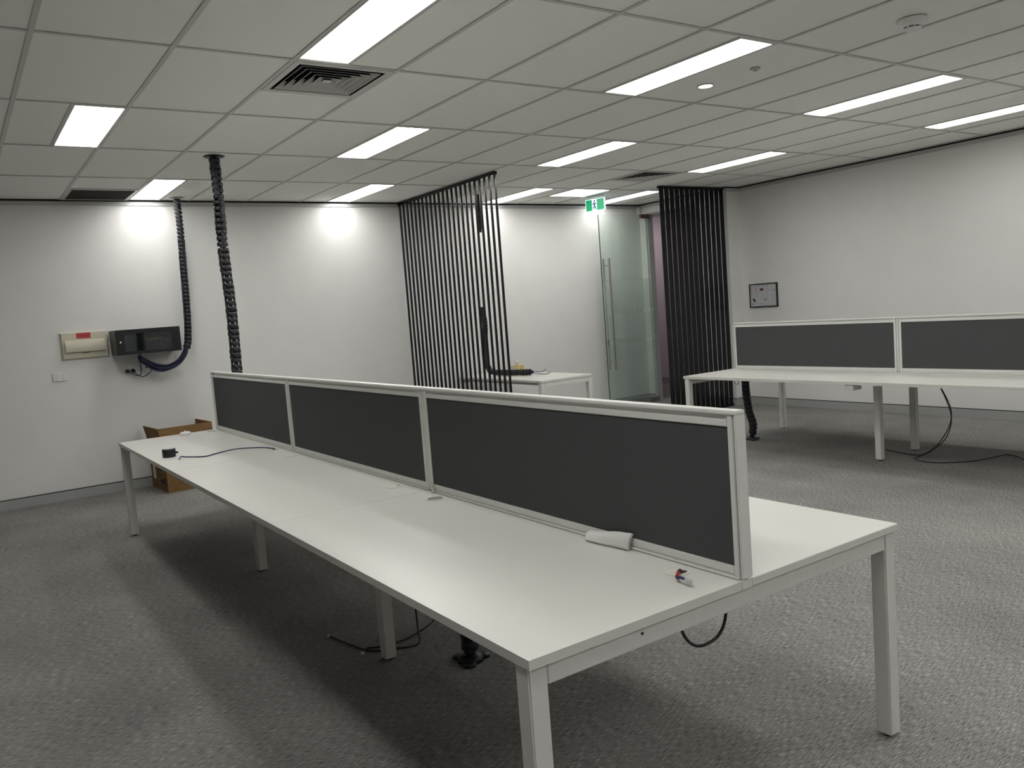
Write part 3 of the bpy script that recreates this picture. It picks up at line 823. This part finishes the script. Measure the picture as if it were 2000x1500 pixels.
hose('cable_hose', 'short cut off black cable hose hanging from the ceiling behind the slat screen',
     [(8.375,-5.40,CE-.006),(8.380,-5.40,2.75),(8.39,-5.40,2.6),(8.395,-5.40,2.47)], .034, .040, .30)
hose('cable_hose', 'black cable hose rising behind the slat screen and lying along the table',
     [(8.475,-5.40,1.585),(8.475,-5.40,1.50),(8.452,-5.40,1.38),(8.47,-5.40,1.24),(8.50,-5.40,1.12),(8.505,-5.40,1.0),(8.49,-5.41,.87),(8.43,-5.44,.790),(8.30,-5.50,.774),(8.10,-5.575,.773),(7.885,-5.655,.773)], .036, .042, .16, None)
hose('cable_hose', 'black cable hose standing on the carpet under the right bench',
     [(5.615,-6.70,.70),(5.615,-6.70,.52),(5.60,-6.71,.32),(5.575,-6.735,.16),(5.605,-6.745,.03)], .040, .046, .16, None, (5.605, -6.745))
hose('cable_hose', 'black cable hose standing on the carpet under the foreground desk',
     [(3.085,-1.766,.60),(3.085,-1.766,.40),(3.082,-1.758,.20),(3.080,-1.755,.02)], .040, .046, .12, None, (3.08, -1.755))
# blue cable bundle between hose and cabinet
bd = thing('cable_bundle', 'glossy dark blue cable bundle looping below the network cabinet', 'cables', (8.93, -1.75, 1.2))
base_pts = [(8.94,-2.035,1.40),(8.935,-2.010,1.335),(8.92,-1.94,1.255),(8.90,-1.84,1.213),(8.89,-1.74,1.213),(8.88,-1.65,1.255),(8.88,-1.595,1.30),(8.89,-1.566,1.325)]
for k in range(13):
    a = 2*math.pi*k/13; rr = .026 if k % 2 else .015
    pts = []
    for i, p in enumerate(base_pts):
        f = 1+.25*math.sin(i+k); spread = 1.+(.35 if i > 3 else 0)
        pts.append((p[0]+rr*f*math.cos(a), p[1]+rr*.45*math.sin(a+.8*i*.25), p[2]+rr*spread*f*math.sin(a)))
    MB().tube(spline(pts, 8), .0068, 7).build('cable', 'cable_navy' if k % 3 else 'cable_blue', bd)

# ------------------------------------------------------------------ things on the foreground desk
def puck():
    c = (5.765, -1.128, TOP)
    t = thing('speaker_puck', 'small black round device with a side knob near the far desk corner', 'device', c)
    MB().lathe([(.0,0),(.040,0),(.0415,.003),(.042,.050),(.040,.0545),(.0,.0545)], c, 32).build('body', 'black_plastic', t)
    MB().lathe([(.0,.0545),(.034,.0545),(.034,.0556),(.0,.0556)], c, 28).build('top_disc', 'trim_grey', t)
    d = Vector((-.45, -.89, 0)).normalized(); p = Vector(c)+d*.040+Vector((0,0,.026))
    MB().tube([p, p+d*.010, p+d*.012, p+d*.018], lambda f: .006 if f < .5 else .009 if f < .9 else .005, 10).build('knob', 'black_plastic', t)
puck()
def cap():
    c = (6.89, -1.487, TOP)
    t = thing('grommet_cap', 'low white round cap with a nub at the far desk edge', 'cap', c)
    MB().lathe([(.0,0),(.040,0),(.043,.006),(.042,.016),(.034,.023),(.0,.025)], c, 28).build('dome', 'socket_white', t)
    MB().lathe([(.0,.024),(.006,.024),(.005,.034),(.0,.035)], c, 12).build('nub', 'socket_white', t)
cap()
t = thing('network_cable', 'dark blue network cable lying across the far part of the desk', 'cable', (5.4, -1.4, TOP))
pts = [(5.331,-1.691,TOP-.06),(5.331,-1.691,TOP-.010),(5.334,-1.689,TOP+.008),(5.42,-1.63,TOP+.016),(5.52,-1.50,TOP+.018),(5.52,-1.38,TOP+.010),(5.50,-1.29,TOP+.005),(5.58,-1.20,TOP+.008),(5.59,-1.165,TOP+.014),(5.565,-1.147,TOP+.007)]
MB().tube(spline(pts, 8), .0042, 8).build('cord', 'cable_blue', t)
MB().rbox(5.535, 5.562, -1.152, -1.140, TOP+.001, TOP+.010, .002).build('connector', 'plug_clear', t)
t = thing('network_cable', 'short blue and red taped cable end sticking out of the near desk hole', 'cable', (1.64, -1.62, TOP))
pts = [(1.686,-1.691,TOP-.06),(1.686,-1.691,TOP-.010),(1.680,-1.678,TOP+.011),(1.660,-1.648,TOP+.012),(1.635,-1.620,TOP+.013),(1.620,-1.618,TOP+.018),(1.597,-1.617,TOP+.017)]
S = spline(pts, 8)
MB().tube(S, .0045, 8).build('cord', 'cable_blue', t)
MB().tube(S[22:31], .0056, 8).build('tape', 'tape_red', t)
def obox(p, d, L_, w_, h, nm, mat, par):
    d = Vector(d).normalized(); s = d.cross(Vector((0,0,1))).normalized(); u = s.cross(d); p = Vector(p)
    vs_ = [p+d*a+s*b+u*c for c in (-h/2, h/2) for a, b in ((0,-w_/2),(L_,-w_/2),(L_,w_/2),(0,w_/2))]
    return MB().add(vs_, [(0,3,2,1),(4,5,6,7),(0,1,5,4),(1,2,6,5),(2,3,7,6),(3,0,4,7)]).build(nm, mat, par)
cn = obox((1.599,-1.617,TOP+.017), (-1,.03,-.10), .021, .0115, .009, 'connector', 'plug_clear', t)
obox((1.597,-1.617,TOP+.0105), (-1,.03,-.05), .026, .005, .0015, 'connector_latch', 'plug_clear', t)
def napkin():
    A = Vector((2.141,-1.706,TOP+.001)); B = Vector((2.150,-1.7435,.758)); C = Vector((1.944,-1.7435,.786)); D = Vector((1.952,-1.728,TOP+.001))
    t = thing('folded_napkin', 'folded white paper napkin leaning on the bottom rail of the near screen', 'napkin', A[:])
    n = 8
    for k in range(3):
        off = Vector((0, .0028, .0028))*k; m = MB(); vs_ = []
        for i in range(n+1):
            for j in range(n+1):
                u, v = i/n, j/n; p = (A*(1-u)+D*u)*(1-v)+(B*(1-u)+C*u)*v
                p = p+off+Vector((0, .004, .006))*math.sin(math.pi*v)+Vector((0,0,.0015))*math.sin(9*u+k)
                p.z = max(p.z, TOP+.001+.0025*k); vs_.append(p)
        vt = [p+Vector((0,.0012,.0022)) for p in vs_]; N_ = len(vs_); q = n+1
        fs = []
        for i in range(n):
            for j in range(n):
                a = i*q+j; fs += [(a,a+1,a+q+1,a+q), (N_+a,N_+a+q,N_+a+q+1,N_+a+1)]
        for i in range(n):
            fs += [(i*q,(i+1)*q,N_+(i+1)*q,N_+i*q),(i*q+n,N_+i*q+n,N_+(i+1)*q+n,(i+1)*q+n),(i,N_+i,N_+i+1,i+1),(n*q+i,n*q+i+1,N_+n*q+i+1,N_+n*q+i)]
        m.add(vs_+vt, fs).build('paper_layer', 'paper', t)
napkin()

# ------------------------------------------------------------------ cardboard box by the far wall
def cbox():
    x0, x1, y0, y1, h, H2 = 8.50, 9.06, -2.090, -1.600, .44, .635; e = .006
    t = thing('cardboard_box', 'open brown cardboard box with raised flaps on the floor by the far wall', 'box', ((x0+x1)/2, (y0+y1)/2, 0))
    m = MB(); m.box(x0, x1, y0, y1, 0, e)
    m.box(x0, x0+e, y0, y1, e, h); m.box(x1-e, x1, y0, y1, e, h); m.box(x0+e, x1-e, y0, y0+e, e, h); m.box(x0+e, x1-e, y1-e, y1, e, h)
    bd_ = m.build('carton', 'cardboard', t)
    def flap(a, b, c, d_, nrm):
        n = Vector(nrm)*e; P = [Vector(p) for p in (a, b, c, d_)]
        MB().add(P+[p+n for p in P], [(0,1,2,3),(7,6,5,4),(0,4,5,1),(1,5,6,2),(2,6,7,3),(3,7,4,0)]).build('flap', 'cardboard', t)
    flap((x0,y1-.004,h),(x1,y1-.004,h),(x1,y1+.035,H2),(x0+.035,y1+.030,H2),(0,-1,0))
    flap((x0,y0+.004,h),(x1,y0+.004,h),(x1,y0-.004,H2),(x0+.035,y0-.004,H2),(0,1,0))
    flap((x0+.004,y0,h),(x0+.004,y1,h),(x0+.035,y1+.028,H2),(x0+.030,y0-.002,H2),(1,0,0))
    # printing and label on the left face
    def mk(xa, xb, za, zb, mat, nm): MB().box(xa, xb, y1, y1+.0012, za, zb).build(nm, mat, bd_)
    mk(8.90, 8.985, .10, .26, 'label_white', 'paper_label')
    for xa, xb, za, zb in [(8.73,8.80,.20,.40),]:
        for k in range(5): mk(8.66, 8.79, .345-k*.048, .358-k*.048, 'ink', 'printed_stroke')
        mk(8.785, 8.80, .12, .37, 'ink', 'printed_stroke')
    mk(8.56, 8.75, .085, .112, 'ink', 'printed_stroke'); mk(8.555, 8.585, .055, .15, 'ink', 'printed_stroke'); mk(8.66, 8.69, .06, .13, 'ink', 'printed_stroke')
    t.rotation_euler.z = .061
cbox()

# ------------------------------------------------------------------ tissue box and cable on the table
def tissue():
    c = Vector((8.50, -5.86, TOP)); a = math.radians(18)
    t = thing('tissue_box', 'yellow and cream tissue box on the table behind the hose', 'box', c[:])
    u = Vector((math.cos(a), math.sin(a), 0)); v = Vector((-math.sin(a), math.cos(a), 0)); w_, d_, h = .065, .055, .095
    def ob(u0, u1, v0, v1, z0, z1): 
        vs_ = [c+u*p+v*q+Vector((0,0,z)) for z in (z0, z1) for p, q in ((u0,v0),(u1,v0),(u1,v1),(u0,v1))]
        return MB().add(vs_, [(0,3,2,1),(4,5,6,7),(0,1,5,4),(1,2,6,5),(2,3,7,6),(3,0,4,7)])
    bx = ob(-w_, w_, -d_, d_, 0, h).build('carton', 'tissue_cream', t)
    ob(-w_-.0008, -w_, -d_+.02, d_-.035, .02, .085).build('printed_flower', 'tissue_yellow', bx)
    ob(-w_+.01, w_-.01, d_, d_+.0008, .01, .085).build('printed_panel', 'tissue_cream', bx)
    # crumpled sheet
    m = MB(); vs_ = []; n = 14
    for i, (r, z) in enumerate(((.012,h),(.030,h+.018),(.036,h+.036),(.022,h+.052),(.006,h+.062))):
        for k in range(n):
            aa = 2*math.pi*k/n; rr = r*(1+.28*math.sin(3*aa+i)+.12*math.sin(5*aa))
            vs_.append(c+u*(rr*math.cos(aa))+v*(rr*.55*math.sin(aa))+Vector((0,0,z+.006*math.sin(2*aa+i))))
    fs = [(i*n+k, i*n+(k+1)%n, (i+1)*n+(k+1)%n, (i+1)*n+k) for i in range(4) for k in range(n)]+[tuple(range(4*n,5*n))]
    m.add(vs_, fs).build('tissue_sheet', 'paper', t)
tissue()
t = thing('network_cable', 'pair of blue cable ends poking out of the hose on the table', 'cable', (7.80, -5.75, TOP))
MB().tube(spline([(7.92,-5.64,.775),(7.85,-5.68,.772),(7.86,-5.78,.765),(7.95,-5.87,.775),(7.99,-5.93,.770)], 8), .0042, 7).build('cord', 'cable_blue', t)
MB().tube(spline([(7.92,-5.65,.765),(7.80,-5.67,.752),(7.76,-5.76,.742),(7.82,-5.84,.745),(7.86,-5.90,.750)], 8), .0042, 7).build('cord', 'cable_blue', t)

# ------------------------------------------------------------------ loose cables under the benches
def cable(lab, pts, r=.0042, mat='cable_black', plug=None):
    t = thing('network_cable', lab, 'cable', pts[-1])
    MB().tube(spline(pts, 10), r, 7).build('cord', mat, t)
    if plug:
        p = Vector(pts[-1]); d = (p-Vector(pts[-2])); obox(p, (d.x, d.y, 0), .022, .012, .009, 'connector', 'plug_clear', t)
z = .0055
cable('black cable on the carpet under the foreground desk with its plug end at left',
      [(3.42,-1.64,.704),(3.42,-1.65,.40),(3.44,-1.68,.20),(3.45,-1.69,.06),(3.40,-1.66,z),(3.43,-1.56,z),(3.49,-1.46,z),(3.62,-1.42,z),(3.80,-1.385,z)], plug=True)
cable('black cable loop on the carpet beside the middle leg of the foreground desk',
      [(3.60,-1.735,.704),(3.62,-1.80,.40),(3.60,-1.90,.16),(3.55,-1.84,.04),(3.50,-1.66,z),(3.50,-1.52,z),(3.53,-1.46,z),(3.50,-1.425,z)], plug=True)
cable('black cable loop hanging below the near end of the foreground desk',
      [(1.625,-1.600,.703),(1.625,-1.606,.63),(1.62,-1.622,.578),(1.62,-1.66,.541),(1.62,-1.71,.531),(1.62,-1.765,.546),(1.62,-1.795,.598),(1.62,-1.80,.703)], .0048)
cable('short black cable sagging below the desk edge next to the left middle leg',
      [(5.80,-1.53,.703),(5.60,-1.53,.60),(5.40,-1.545,.53),(5.24,-1.545,.60),(5.235,-1.545,.703)], .0048)
cable('black cable dropping from the right bench to its plug end on the carpet',
      [(3.68,-6.76,.69),(3.60,-6.75,.57),(3.545,-6.75,.433),(3.56,-6.75,.30),(3.66,-6.76,.14),(3.80,-6.79,.03),(3.92,-6.81,z),(4.10,-6.86,z),(4.30,-6.93,z)], plug=True)
cable('black cable snaking across the carpet from the right bench towards the right edge',
      [(3.66,-6.735,.69),(3.57,-6.725,.52),(3.53,-6.725,.36),(3.58,-6.73,.20),(3.70,-6.74,.08),(3.82,-6.74,.012),(3.83,-6.68,z),(3.72,-6.60,z),(3.58,-6.62,z),(3.42,-6.80,z),(3.36,-7.02,z),(3.33,-7.19,z),(3.22,-7.16,z),(3.12,-7.06,z)], plug=True)
